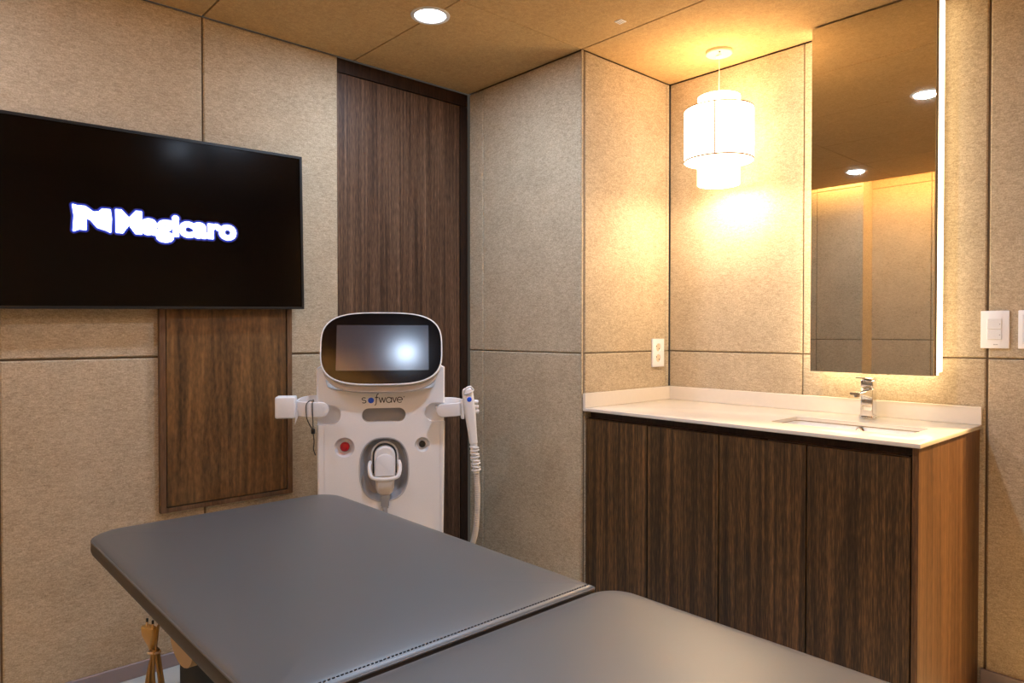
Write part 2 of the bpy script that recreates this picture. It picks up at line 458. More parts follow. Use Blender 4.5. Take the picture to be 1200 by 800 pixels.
fc = thing('basin_faucet', 'chrome single lever faucet behind the wash basin', 'faucet', (2.6, .975, .866))
bm = bmesh.new()
box(bm, -.024, .024, -.024, .024, 0, .006, bev=.002); box(bm, -.0215, .0215, -.0215, .0215, .005, .108, bev=.007, seg=4)
finish(bm, 'faucet_body', CHROME, fc)
bm = bmesh.new()
prof = []
for x, zb, zt, w in ((.0, .062, .104, .020), (-.03, .070, .1025, .0195), (-.07, .080, .100, .019), (-.105, .087, .0985, .0185), (-.118, .0885, .0975, .0175)):
    prof.append([(x, y, z) for y, z in rrect(-w, w, zb, zt, .004, n=3)])
loft(bm, prof); disc(bm, (-.102, 0, .0875), (0, 0, -1), [(.011, -.002), (.011, .006), (.009, .006)])
finish(bm, 'spout', CHROME, fc)
bm = bmesh.new(); box(bm, -.021, .021, -.021, .021, .1095, .136, bev=.005, seg=3)
finish(bm, 'lever_base', CHROME, fc)
bm = bmesh.new()
pr = []
for x, z, w, h in ((.021, .1385, .020, .0035), (-.02, .1405, .020, .003), (-.05, .1435, .018, .0022), (-.072, .1455, .016, .0016)):
    pr.append([(x, y, q) for y, q in rrect(-w, w, z-h, z+h, .0014, n=2)])
loft(bm, pr); finish(bm, 'lever', CHROME, fc)

# ------------------------------------------------------------------ mirror
MX = 2.575
mr = thing('wall_mirror', 'tall backlit frameless mirror above the basin', 'mirror', (2.6, .96, 1.0245))
mi_ = Matrix.Translation((-2.6, -.96, -1.0245))
MY0, MY1, MZ0, MZ1 = .762, 1.1745, 1.0245, 2.294
bm = bmesh.new(); box(bm, MX+.005, MX+.035, MY0+.0015, MY1-.0015, MZ0+.0015, MZ1-.001, bev=.001, seg=1)
finish(rel(bm, mi_), 'mirror_case', OAKF, mr, smooth=False)
bm = bmesh.new(); box(bm, MX, MX+.0048, MY0, MY1, MZ0, MZ1, bev=.0012, seg=1)
finish(rel(bm, mi_), 'mirror_glass', MIRROR, mr, smooth=False)
bm = bmesh.new(); box(bm, MX+.0352, XR-.0005, MY0+.10, MY1-.10, MZ0+.10, MZ1-.05)
finish(rel(bm, mi_), 'wall_bracket', BLACKM, mr, smooth=False)
for a in ((MY0+.001, MY0+.010, MZ0+.012, MZ1-.01), (MY1-.010, MY1-.001, MZ0+.012, MZ1-.01), (MY0+.012, MY1-.012, MZ0+.001, MZ0+.010)):
    bm = bmesh.new(); box(bm, MX+.0355, XR-.022, *a)
    finish(rel(bm, mi_), 'led_strip', STRIP if a[0] == MY0+.001 else STRIPB, mr, smooth=False)

# ------------------------------------------------------------------ pendant lamp
pl = thing('pendant_lamp', 'two-tier white drum pendant lamp hanging over the vanity counter', 'lamp', (2.512, 1.523, CEIL))
bm = bmesh.new(); lathe(bm, [(.052, 0), (.052, -.011), (.049, -.014), (.006, -.0145)], 40, cap0=True, cap1=True)
finish(bm, 'canopy', plain('cream_metal', (236, 214, 180), .3), pl)
for a in (.6, .6+PI):
    bm = bmesh.new(); lathe(bm, [(.004, -.0148), (.004, -.018), (.002, -.0195)], 14, Matrix.Translation((.038*math.cos(a), .038*math.sin(a), 0)), cap0=True, cap1=True)
    finish(bm, 'canopy_screw', STEEL, pl)
bm = bmesh.new(); lathe(bm, [(.012, -.0148), (.012, -.024), (.005, -.03)], 16, cap0=True, cap1=True)
finish(bm, 'cord_grip', WHITE, pl)
bm = bmesh.new(); tube(bm, catmull([(0, 0, -.028), (.002, 0, -.08), (0, 0, -.15), (0, 0, -.34)], 6), .0022, 8)
finish(bm, 'cord', plain('white_cord', (236, 226, 206), .6), pl)
def drum(name, r, z0, z1):
    bm = bmesh.new(); lathe(bm, [(r, z0), (r, z1), (r-.002, z1), (r-.002, z0), (r, z0)], 64)
    o = finish(bm, name, LAMPF, pl); return o
inner = drum('inner_shade', .083, 1.765-CEIL, 2.115-CEIL)
outer = drum('outer_shade', .135, 1.857-CEIL, 2.065-CEIL)
bm = bmesh.new()
lathe(bm, [(.1352, 1.8565-CEIL), (.1368, 1.857-CEIL), (.1368, 1.862-CEIL), (.1352, 1.8625-CEIL)], 64)
lathe(bm, [(.1355, 2.0605-CEIL), (.1362, 2.061-CEIL), (.1362, 2.0645-CEIL), (.1355, 2.065-CEIL)], 64)
a0 = math.radians(205)
for k in (0,):
    ca, sa = math.cos(a0), math.sin(a0)
    tube(bm, [(.1362*ca, .1362*sa, 1.86-CEIL), (.1362*ca, .1362*sa, 2.062-CEIL)], .0022, 6)
finish(bm, 'shade_trim', TRIMF, outer)
for k in range(3):
    a = k*2*PI/3+.3
    for z, r0, r1 in ((2.06-CEIL, .082, .134), (1.86-CEIL, .082, .134), (2.0-CEIL, .002, .082)):
        bm = bmesh.new(); tube(bm, [(r0*math.cos(a), r0*math.sin(a), z), (r1*math.cos(a), r1*math.sin(a), z)], .0012, 6)
        finish(bm, 'frame_spoke', WHITE, pl)
bm = bmesh.new(); lathe(bm, [(.004, -.30), (.018, -.31), (.018, -.37), (.014, -.38)], 20, cap0=True, cap1=True)
finish(bm, 'bulb_socket', WHITE, pl)
bm = bmesh.new(); lathe(bm, [(.011, -.381), (.014, -.40), (.028, -.43), (.030, -.45), (.024, -.475), (.010, -.487), (.002, -.489)], 24, cap0=True, cap1=True)
finish(bm, 'bulb', emis('bulb_glow', (255, 214, 150), 30), pl)

# ------------------------------------------------------------------ ceiling downlights
def downlight(x, y, label, first=None):
    if first is None:
        t = thing('ceiling_downlight', label, 'ceiling light', (x, y, CEIL), group='round ceiling downlights')
        bm = bmesh.new(); lathe(bm, [(.055, -.001), (.057, -.004), (.064, -.005), (.069, -.0035), (.070, 0)], 56)
        finish(bm, 'trim_ring', plain('white_ring', (220, 220, 224), .4), t)
        bm = bmesh.new(); lathe(bm, [(.056, -.0015), (.02, -.0025)], 48, cap1=True)
        finish(bm, 'light_lens', DLIGHT, t)
        return t
    t = first.copy(); C.objects.link(t); t.location = (x, y, CEIL); t['label'] = label
    for ch in list(first.children):
        c = ch.copy(); C.objects.link(c); c.parent = t
    return t
DL = [(1.467, 2.045, .85, 'round white downlight in the ceiling near the tall walnut door'),
      (1.467, 1.13, 1.25, 'round downlight cut by the mirror edge in its reflection'),
      (.057, 2.005, .55, 'round downlight whole in the mirror, near the reflected wall'),
      (.06, .2, .6, 'round downlight glaring in the treatment device screen'),
      (1.467, .2, .10, 'round downlight glowing on the television glass')]
first = None
for x, y, k, l in DL:
    t = downlight(x, y, l, first)
    first = first or t
def area(name, loc, size, power, col, rot=(0, 0, 0), shape='DISK', spread=180, sy=None):
    L = bpy.data.lights.new(name, 'AREA'); L.shape = shape; L.size = size
    if sy: L.size_y = sy
    L.energy = power; L.color = col; L.spread = math.radians(spread)
    o = bpy.data.objects.new(name, L); o.location = loc; o.rotation_euler = rot; C.objects.link(o); o['kind'] = 'helper'
    return o
COOL = (.73, .93, 1.22); WARM = (1.0, .84, .60)
for x, y, k, l in DL:
    area('downlight_lamp', (x, y, CEIL-.007), .10, 10.5*k, COOL, spread=180)
# bulb of the pendant
L = bpy.data.lights.new('pendant_bulb_light', 'POINT'); L.energy = 11.0; L.color = WARM; L.shadow_soft_size = .03
o = bpy.data.objects.new('pendant_bulb_light', L); o.location = (2.512, 1.523, 1.785); C.objects.link(o); o['kind'] = 'helper'
# corridor lamp and cove strip
bm = bmesh.new(); lathe(bm, [(.07, 0), (.07, -.006), (.055, -.008)], 32, cap1=True)
cl = finish(bm, 'corridor_downlight', emis('warm_lens', (255, 190, 110), 9)); cl.location = (2.95, -.05, CEIL)
cl['label'] = 'warm round downlight in the corridor beyond the doorway'; cl['category'] = 'ceiling light'
area('corridor_lamp', (2.95, -.05, CEIL-.012), .12, 150, (1, .62, .27))
bm = bmesh.new(); box(bm, -.356, -.340, -1.4, 2.55, CEIL+.052, CEIL+.066)
bmesh.ops.translate(bm, verts=bm.verts, vec=(-.036, 0, 0))
cs = finish(bm, 'cove_light_strip', COVE, smooth=False)
cs['label'] = 'warm light strip hidden in the ceiling cove along the reflected wall'; cs['category'] = 'light strip'

# small white sensor plate in the ceiling
bm = bmesh.new(); box(bm, -.016, .016, -.016, .016, -.003, -.0002, bev=.001, seg=1)
s = thing('ceiling_sensor', 'tiny square white plate on the tan ceiling', 'sensor', (2.005, 1.618, CEIL))
finish(bm, 'cover_plate', WHITE, s)
bm = bmesh.new()
for a in (-.008, 0, .008): box(bm, -.012, .012, a-.0012, a+.0012, -.0036, -.003)
finish(bm, 'grille', GREYP, s)

# ------------------------------------------------------------------ switches and sockets
def switch(y, label, single=False):
    t = thing('light_switch', label, 'switch', (XR, y, 1.18), group='white switch plates')
    bm = bmesh.new(); box(bm, -.009, -.0005, -.0395, .0395, -.0615, .0605, bev=.002, seg=2)
    finish(bm, 'switch_plate', WHITE, t)
    if single:
        bm = bmesh.new(); box(bm, -.012, -.0092, -.028, .028, -.047, .047, bev=.0012, seg=1)
        finish(bm, 'rocker', WHITE2, t)
        return
    for z0, z1 in ((-.033, -.0005), (.0005, .035)):
        bm = bmesh.new(); box(bm, -.0125, -.0092, -.0195, .0205, z0, z1, bev=.0012, seg=1)
        r = finish(bm, 'rocker', WHITE2, t)
        bm = bmesh.new(); disc(bm, (-.0126, -.0145, (z0+z1)/2-.001), (-1, 0, 0), [(.0016, 0), (.0016, .0006)], 10)
        finish(bm, 'indicator', GREYP, r)
    bm = bmesh.new()
    for k in range(4): box(bm, -.0094, -.009, .001+k*-.0032, .0032+k*-.0032, -.0505, -.0478)
    finish(bm, 'maker_mark', GREYP, t)
switch(.617, 'white switch plate with two rockers on the wall right of the vanity')
switch(.515, 'white switch plate cut off by the right edge of the photo', True)

t = thing('wall_socket', 'white double wall socket above the counter in the niche', 'socket', (2.594, YN, 1.077))
bm = bmesh.new(); box(bm, -.043, .043, -.009, -.0005, -.062, .064, bev=.002, seg=2)
pt = finish(bm, 'socket_plate', WHITE)
cs_ = []
for z in (-.023, .025):
    bm = bmesh.new(); disc(bm, (0, -.004, z), (0, -1, 0), [(.0185, 0), (.0185, .01)], 32)
    bmesh.ops.contextual_create(bm, geom=[e for e in bm.edges if e.is_boundary]); cs_.append(finish(bm, 'c', WHITE))
cut(pt, cs_); pt.parent = t
for z in (-.023, .025):
    bm = bmesh.new(); disc(bm, (0, -.0042, z), (0, -1, 0), [(.018, -.003), (.018, 0), (.0165, 0)], 32)
    w = finish(bm, 'outlet', plain('outlet_cream', (226, 208, 180), .5), t)
    bm = bmesh.new()
    for x in (-.0095, .0095): disc(bm, (x, -.0046, z-x*.6), (0, -1, 0), [(.0028, 0), (.0028, .0004)], 12)
    finish(bm, 'pin_hole', DARK, w)

# ------------------------------------------------------------------ television
tv = thing('television', 'wall-mounted black television showing a blurred white logo', 'television', (.70, 2.545, 1.541), (math.radians(1.0), math.radians(-1.2), 0))
W2, H2 = .5145, .2915
bm = bmesh.new()
def fr_(i, d): return [(-W2+i, d, -H2+i), (W2-i, d, -H2+i), (W2-i, d, H2-i), (-W2+i, d, H2-i)]
loft(bm, [fr_(.009, -.010), fr_(.009, -.0145), fr_(.001, -.015), fr_(0, -.014), fr_(0, .006), fr_(.02, .012)], cap0=False)
finish(bm, 'bezel', BLACK, tv, ang=20)
bm = bmesh.new(); loft(bm, [fr_(.0085, -.0105), fr_(.0085, -.006)])
scr = finish(bm, 'screen', TVG, tv, smooth=False)
bm = bmesh.new(); box(bm, -.12, .12, .0125, .028, -.12, .12, bev=.003)
finish(bm, 'wall_mount', BLACKM, tv)

def text_mesh(s, size, offset, name, m, parent, loc, ext_=0.0003, sx=1.):
    cu = bpy.data.curves.new('t', 'FONT'); cu.body = s; cu.size = size; cu.offset = offset; cu.extrude = ext_; cu.resolution_u = 4
    ob = bpy.data.objects.new('t', cu); C.objects.link(ob)
    dg = bpy.context.evaluated_depsgraph_get(); dg.update()
    me = bpy.data.meshes.new_from_object(ob.evaluated_get(dg)); bpy.data.objects.remove(ob)
    me.materials.clear(); me.materials.append(m)
    M = Matrix.Translation(loc) @ Matrix.Rotation(PI/2, 4, 'X') @ Matrix.Diagonal((sx, 1, 1, 1))
    me.transform(M)
    o = bpy.data.objects.new(name, me); C.objects.link(o); o.parent = parent
    return o, me
def logo(off, m, y, n):
    """blocky N-like mark and the blurred word, letters run together; strokes fattened by shifted copies"""
    o, me = text_mesh('Magicaro', .096, .003, 'screen_lettering', m, scr, (0, y, -.040), .0001)
    xs_ = [v.co.x for v in me.vertices]; k = .384/(max(xs_)-min(xs_)); mn = min(xs_)
    for v in me.vertices: v.co.x = -.127+(v.co.x-mn)*k
    P = [(-.247, -.047), (-.243, .0), (-.247, .033), (-.236, .030), (-.214, .030), (-.192, .014), (-.176, .016), (-.166, .026), (-.145, .026), (-.142, .0), (-.145, -.044), (-.158, -.038), (-.180, -.032), (-.200, -.008), (-.213, -.004), (-.214, -.041), (-.232, -.040)]
    b0 = bmesh.new(); ext(b0, P, y-.0001, y+.0001)
    o2 = finish(b0, 'screen_logo', m, scr, smooth=False)
    for ob in (o, o2):
        src = bmesh.new(); src.from_mesh(ob.data); out_ = bmesh.new()
        for q in range(n):
            a_ = 2*PI*q/n; d = Vector((off*math.cos(a_), .00001*q, off*math.sin(a_)))
            vm = {v: out_.verts.new(v.co+d) for v in src.verts}
            for f in src.faces: out_.faces.new([vm[v] for v in f.verts])
        out_.to_mesh(ob.data); out_.free(); src.free()
logo(.0024, SCREENW, -.0120, 12); logo(.0062, SCREENB, -.0114, 18); logo(.0100, SCREENC, -.0108, 20)

# framed wooden panel under the television
wp = thing('wooden_wall_panel', 'framed brown wood panel on the wall below the television', 'panel', (.9505, YB, .546))
bm = bmesh.new()
X0, X1, Z1 = -.238, .238, 1.12
for a in ((X0, X0+.019, 0, Z1), (X1-.019, X1, 0, Z1), (X0+.019, X1-.019, 0, .016), (X0+.019, X1-.019, Z1-.016, Z1)):
    box(bm, a[0], a[1], -.024, -.0005, a[2], a[3])
finish(bm, 'panel_frame', OAKF, wp, smooth=False)
bm = bmesh.new(); box(bm, X0+.019, X1-.019, -.010, -.001, .016, Z1-.016)
finish(bm, 'panel_rebate', DARK, wp, smooth=False)
bm = bmesh.new(); box(bm, X0+.0225, X1-.0225, -.020, -.0105, .0195, Z1-.0195)
finish(bm, 'panel_board', OAK, wp, smooth=False)

# ------------------------------------------------------------------ treatment bed
bed = thing('treatment_bed', 'grey leather treatment bed in two cushions in the foreground', 'bed', (.74, 1.1, 0))
bi = Matrix.Translation((-.74, -1.1, 0))
def cushion(name, x0, x1, y0, y1, rad, zt, zb=None, dome=.004):
    zb = zb or zt-.052
    bm = bmesh.new()
    def rg(i, z): return [(x, y, z) for x, y in rrect(x0, x1, y0, y1, rad, inset=i, n=14)]
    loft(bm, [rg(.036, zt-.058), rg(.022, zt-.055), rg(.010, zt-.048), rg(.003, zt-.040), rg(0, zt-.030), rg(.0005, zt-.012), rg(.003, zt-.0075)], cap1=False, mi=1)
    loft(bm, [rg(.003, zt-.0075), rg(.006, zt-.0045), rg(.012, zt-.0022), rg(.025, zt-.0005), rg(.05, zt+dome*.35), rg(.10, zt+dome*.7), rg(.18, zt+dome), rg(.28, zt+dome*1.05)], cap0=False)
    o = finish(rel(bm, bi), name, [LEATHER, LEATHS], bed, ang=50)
    bm = bmesh.new(); tube(bm, [(x, y, z) for x, y, z in rg(.0025, zt-.0085)], .0024, 8, closed=True)
    finish(rel(bm, bi), 'piping', PIPE, o)
    return o
cA = cushion('cushion', .390, 1.097, .942, 2.092, [.085, .095, .02, .012], .650)
cB = cushion('cushion', .388, 1.131, .08, .934, [.066, .04, .05, .05], .647)
bm = bmesh.new(); x = .405
while x < 1.08:
    box(bm, x, x+.0042, .9555, .957, .6480, .6496); x += .0075
st = finish(rel(bm, bi), 'stitching', INK, cA, smooth=False); st['kind'] = 'stuff'
bm = bmesh.new()
box(bm, .445, 1.05, .13, 2.02, .574, .590)
finish(rel(bm, bi), 'cushion_board', BLACK, bed, smooth=False)
bm = bmesh.new()
for x in (.49, .96): box(bm, x, x+.035, .14, 1.98, .525, .575, bev=.004)
for y in (.14, 1.0, 1.945): box(bm, .525, .96, y, y+.035, .528, .572, bev=.004)
finish(rel(bm, bi), 'top_frame', BLACKM, bed)
for y in (.35, 1.65):
    for x in (.52, .935):
        bm = bmesh.new()
        tube(bm, [(x+.015, y, .53), (x+.015, y-.16, .12)], .018, 14)
        finish(rel(bm, bi), 'lift_arm', BLACKM, bed)
bm = bmesh.new()
box(bm, .50, .985, .12, 1.75, .06, .13, bev=.012); box(bm, .60, .88, .5, 1.3, .13, .32, bev=.02)
finish(rel(bm, bi), 'base_frame', BLACKM, bed)
for y in (.2, 1.66):
    for x in (.54, .945):
        bm = bmesh.new(); lathe(bm, [(.024, 0), (.026, .008), (.02, .02), (.008, .024), (.008, .065)], 20, Matrix.Translation((x, y, 0)), cap0=True, cap1=True)
        finish(rel(bm, bi), 'foot', BLACK, bed)
# dark drop cloth/side cover beneath the cushions
bm = bmesh.new(); box(bm, .478, .486, .2, 1.60, .14, .56, bev=.002, seg=1)
finish(rel(bm, bi), 'side_cover', BLACKM, bed)
# beige arched plate of the actuator below the cushion edge
bm = bmesh.new()
pts = [(-.075, .0)]
for k in range(13):
    a = PI+PI*k/12; pts.append((.075*math.cos(a), .055*math.sin(a)))
pts += [(.075, .0), (.05, .018), (-.05, .018)]
loft(bm, [[(.452, 1.505+x, .572+z-.028) for x, z in pts], [(.474, 1.505+x, .572+z-.028) for x, z in pts]])
for y in (1.47, 1.51, 1.55): tube(bm, [(.4515, y, .537), (.449, y, .537)], .006, 10)
finish(rel(bm, bi), 'actuator_plate', BEIGE, bed)

# power cord with plug hanging from the bed
pc = thing('power_cord', 'beige power cord tied in loops with a two-pin plug under the bed', 'cord', (.402, 1.487, .572))
ox = Vector((.402, 1.487, .572))
sd = Vector((.30, -.95, 0)).normalized()      # sideways in the room: towards the foot of the bed
def pp(a, z, d=0): 
    z = z*.62 if z > -.05 else z+.019
    v = sd*a+Vector((-d*.95, -d*.3, z)); return v
bm = bmesh.new()
pr = []
for z, w, h in ((.018, .019, .0085), (.010, .020, .009), (-.008, .019, .009), (-.024, .013, .008), (-.036, .007, .006), (-.05, .0045, .0045)):
    pr.append([pp(-.022+x-.006*z/.02*.3, z, y) for x, y in rrect(-w, w, -h, h, h*.8, n=4)])
loft(bm, pr); plug = finish(bm, 'plug', BRASSY, pc)
for a in (-.0095, .0095):
    bm = bmesh.new(); tube(bm, [pp(-.022+a, .017), pp(-.022+a, .032)], .0022, 8)
    q = finish(bm, 'plug_pin', BEIGE, plug)
    bm = bmesh.new(); tube(bm, [pp(-.022+a, .0322), pp(-.022+a, .043)], .0023, 8)
    finish(bm, 'plug_pin', BLACK, plug)
bm = bmesh.new()
for k, (w, L_) in enumerate(((.018, .150), (.012, .142), (.022, .158), (.007, .146))):
    d = -.006+.004*k
    tube(bm, catmull([pp(-.010+.002*k, -.048, d), pp(-.010-w*.6, -.09, d), pp(-.010-w, -.13, d), pp(-.010-w*.4, -L_-.005, d), pp(-.006+w*.4, -L_-.004, d), pp(-.006+w, -.128, d), pp(-.006+w*.6, -.09, d), pp(-.006+.002*k, -.048, d)], 7), .0028, 8)
tube(bm, catmull([pp(-.018, -.045, .001), pp(-.012, -.056, .001), pp(-.010, -.07, .0)], 5), .003, 8)
tube(bm, catmull([pp(-.004, -.05, 0), pp(.000, -.01, 0), pp(-.004, .03, -.01), pp(.01, .002, -.03)], 6), .0028, 8)
finish(bm, 'cord_bundle', CORD, pc)
bm = bmesh.new(); tube(bm, [pp(-.009+.012*math.cos(a), -.054+.001*math.sin(a*2), .010*math.sin(a)) for a in [2*PI*k/20 for k in range(20)]], .0022, 8, closed=True)
finish(bm, 'cable_tie', BEIGE, pc)

# ------------------------------------------------------------------ treatment device (local: x right, y away, z up)
ang = math.atan2(-.524, .852)
DEV = (1.307, 2.124, 0)
dev = thing('treatment_device', 'white upright treatment device with dark tilted touchscreen', 'medical device', DEV, (0, 0, ang))
cx0 = .0035
Lx, Rx = -.219, .2265
pts = []
bl = rrect(Lx+.006, Rx-.004, .10, .5, .03)
out = [(Rx-.01, .10), (Rx-.006, .40), (Rx-.001, .75), (Rx, 1.046)]
crad = catmull([(Rx-.006, 1.048, 0), (.205, 1.046, 0), (.198, .998, 0), (.186, .974, 0), (.13, .9645, 0), (.0035, .961, 0), (-.12, .9645, 0), (-.178, .974, 0), (-.191, .998, 0), (-.199, 1.046, 0), (Lx+.006, 1.048, 0)], 5)
out += [(p.x, p.y) for p in crad]
out += [(Lx, 1.046), (Lx+.001, .75), (Lx+.004, .40), (Lx+.008, .10)]
bm = bmesh.new()
f3 = lambda x, z, d: Vector((x, d, z))
def shrink(P, s): return [(cx0+(x-cx0)*(1-s/.22), z if z > 1.03 or z < .3 else z) for x, z in P]
loft(bm, [[f3(x, z, 0) for x, z in shrink(out, .006)], [f3(x, z, .004) for x, z in shrink(out, .0015)], [f3(x, z, .010) for x, z in out], [f3(x, z, .26) for x, z in out]])
body = finish(bm, 'body_shell', WHITE)
def cutter(P, d0, d1):
    bm = bmesh.new(); loft(bm, [[f3(x, z, d0) for x, z in P], [f3(x, z, d1) for x, z in P]]); return finish(bm, 'c', WHITE)
def cone_cutter(x, z, r0, r1, d):
    bm = bmesh.new(); disc(bm, (x, d, z), (0, -1, 0), [(r1, 0), (r0, d), (r0, d+.02)], 36)
    bmesh.ops.contextual_create(bm, geom=[e for e in bm.edges if e.is_boundary]); return finish(bm, 'c', WHITE)
cuts = [cutter(pill(-.065, .087, .8545, .9035), -.02, .03),
        cutter(pill(-.26, -.1365, .848, .9165), -.02, .034),
        cutter(pill(.155, .27, .851, .919), -.02, .034),
        cutter([(cx0+.008+x, .6865+z) for x, z in superell(.0875, .114, 2.5, 64)], -.02, .055),
        cone_cutter(-.125, .768, .035, .026, .022), cone_cutter(.146, .7705, .0265, .019, .018),
        cutter([(-.1940, .05), (-.1928, .05), (-.1928, .955), (-.1940, .955)], -.02, .003),
        cutter([(.2085, .05), (.2097, .05), (.2097, .955), (.2085, .955)], -.02, .003)]
cut(body, cuts); body.parent = dev
bm = bmesh.new(); box(bm, Lx+.012, Rx-.012, .006, .29, .10, .93, bev=.02, seg=3)
for v in bm.verts: v.co.y = max(v.co.y, .075)
finish(bm, 'rear_housing', WHITE2, dev)
# slot, recess floors
bm = bmesh.new(); ext(bm, pill(-.0645, .0865, .855, .903), .027, .0295); finish(bm, 'slot_floor', GREYP, dev)
# dock recess: liner ring and floor
bm = bmesh.new()
SE = lambda a, b_, d: [f3(cx0+.008+x, d, 0)*0 + Vector((cx0+.008+x, d, .6865+z)) for x, z in superell(a, b_, 2.5, 64)]
loft(bm, [SE(.0875, .114, -.0012), SE(.0872, .1137, -.002), SE(.084, .1105, -.0015), SE(.082, .108, .008), SE(.072, .098, .045), SE(.06, .085, .0545)], cap0=False)
finish(bm, 'dock_liner', plain('grey_gloss_liner', (206, 206, 210), .2, metal=.15, coat=.6), dev)
# arch behind the applicator
bm = bmesh.new()
arch = [(-.047, .69)]+[(cx0+.010+.0435*math.cos(a), .736+.0435*math.sin(a)) for a in [PI-PI*k/16 for k in range(17)]]
arch[0] = (cx0+.010-.0435, .665); arch.append((cx0+.010+.0435, .665))
tube(bm, [Vector((x, .018, z)) for x, z in arch], .0045, 10)
finish(bm, 'dock_arch', WHITE, dev)
bm = bmesh.new()
arch2 = [(cx0+.010-.0395, .672)]+[(cx0+.010+.0395*math.cos(a), .736+.0395*math.sin(a)) for a in [PI-PI*k/16 for k in range(17)]]+[(cx0+.010+.0395, .672)]
tube(bm, [Vector((x, .010, z)) for x, z in arch2], .0028, 8)
finish(bm, 'dock_seal', BLACK, dev)
bm = bmesh.new()
tube(bm, catmull([(-.036, .012, .712), (-.040, -.008, .700), (-.037, -.022, .676), (-.026, -.030, .663), (.0135, -.034, .658), (.053, -.030, .663), (.064, -.022, .676), (.067, -.008, .700), (.063, .012, .712)], 6), .0065, 12)
finish(bm, 'dock_bar', WHITE, dev)
# buttons
bm = bmesh.new(); disc(bm, (-.124, .0215, .768), (0, -1, 0), [(.017, 0), (.0165, .012), (.013, .017), (.006, .019)])
finish(bm, 'stop_button', RED, dev)
bm = bmesh.new(); disc(bm, (.146, .0175, .7705), (0, -1, 0), [(.012, 0), (.012, .007), (.010, .009), (.0085, .007)], 24)
box(bm, .1445, .1475, .004, .010, .765, .776)
finish(bm, 'key_lock', STEEL, dev)
# lettering "sofwave"
def ribbons(bm, strokes, w, y):
    for st_ in strokes:
        P = [Vector((a, 0, b_)) for a, b_ in st_]; L1, L2 = [], []
        for i, p in enumerate(P):
            t_ = (P[min(i+1, len(P)-1)]-P[max(i-1, 0)]).normalized(); n_ = Vector((-t_.z, 0, t_.x))
            L1.append(p+n_*w/2); L2.append(p-n_*w/2)
        for q, d in ((0, y),):
            A = [bm.verts.new((v.x, y, v.z)) for v in L1]; B = [bm.verts.new((v.x, y, v.z)) for v in L2]
            A2 = [bm.verts.new((v.x, y+.0006, v.z)) for v in L1]; B2 = [bm.verts.new((v.x, y+.0006, v.z)) for v in L2]
            for i in range(len(A)-1):
                bm.faces.new((A[i], A[i+1], B[i+1], B[i])); bm.faces.new((A2[i], A2[i+1], A[i+1], A[i])); bm.faces.new((B[i], B[i+1], B2[i+1], B2[i]))
def arc(cx, cz, r, a0, a1, n=14, rz=None):
    return [(cx+r*math.cos(math.radians(a0+(a1-a0)*k/n)), cz+(rz or r)*math.sin(math.radians(a0+(a1-a0)*k/n))) for k in range(n+1)]
Z0 = .9225; h = .0185; r_ = h/2; zc = Z0+r_
S = []
sx = -.0575
S.append(arc(sx, Z0+h*.75, h*.36, 35, 270, 12, h*.25)+arc(sx, Z0+h*.25, h*.38, 90, -145, 12, h*.25)[1:])
fx = -.0145
S.append([(fx+.008, Z0+.0315), (fx+.004, Z0+.0305), (fx+.001, Z0+.026), (fx, Z0+.018), (fx-.001, Z0-.001), (fx-.003, Z0-.007), (fx-.007, Z0-.0085)])
S.append([(fx-.005, Z0+h), (fx+.0065, Z0+h)])
wx = -.0055
W_ = [(wx, Z0+h), (wx+.0055, Z0), (wx+.011, Z0+h), (wx+.0165, Z0), (wx+.022, Z0+h)]
S += [[a, b_] for a, b_ in zip(W_, W_[1:])]
ax = .0285
S.append(arc(ax, zc, r_, 0, 360, 22)); S.append([(ax+r_, Z0+h), (ax+r_, Z0)])
vx = .0415
S += [[(vx, Z0+h), (vx+.0065, Z0)], [(vx+.0065, Z0), (vx+.013, Z0+h)]]
ex_ = .0665
S.append([(ex_-r_, zc)]+[(ex_+r_, zc)]); S.append(arc(ex_, zc, r_, 0, 315, 20))
S.append([(.0795, Z0+h+.001), (.0835, Z0+h+.001)])
bm = bmesh.new(); ribbons(bm, S, .0028, -.0007)
finish(bm, 'lettering', INK, body, smooth=False)
bm = bmesh.new(); disc(bm, (-.0335, .0002, zc-.0005), (0, -1, 0), [(.0102, 0), (.0102, .0009)], 28)
finish(bm, 'logo_dot', BLUE, body)
# monitor, tilted back
tilt = math.radians(14.75)
mon = bpy.data.objects.new('monitor', None); C.objects.link(mon); mon.parent = dev
mon.location = (.005, -.012, 1.112); mon.rotation_euler = (-tilt, 0, math.radians(-2.75))
def mon_ring(a, b_, d, dz=0, e=3.3): return [(x, d, z+dz) for x, z in superell(a, b_, e, 96)]
A_, B_ = .2085, .129
bm = bmesh.new()
loft(bm, [mon_ring(A_-.003, B_-.003, -.012), mon_ring(A_, B_, -.0125), mon_ring(A_+.0015, B_+.0015, -.010), mon_ring(A_+.002, B_+.002, -.004), mon_ring(A_-.002, B_-.001, .004)], cap0=False)
finish(bm, 'monitor_rim', WHITE, mon)
bm = bmesh.new()
loft(bm, [mon_ring(A_-.010, B_-.002, .003, -.006), mon_ring(A_-.004, B_+.004, .006, -.018), mon_ring(A_-.006, B_+.004, .02, -.020), mon_ring(A_-.02, B_-.01, .038, -.015), mon_ring(A_-.07, B_-.05, .05, -.01)])
finish(bm, 'monitor_housing', plain('warm_grey_plastic', (186, 178, 172), .45), mon)
bm = bmesh.new(); loft(bm, [mon_ring(A_-.0028, B_-.0028, -.0122), mon_ring(A_-.0028, B_-.0028, -.006)])
finish(bm, 'monitor_glass', GLASS, mon)
bm = bmesh.new(); loft(bm, [[(x, d, z) for x, z in rrect(-.155, .162, -.079, .083, .002)] for d in (-.0126, -.0115)])
finish(bm, 'display', LCD, mon, smooth=False)
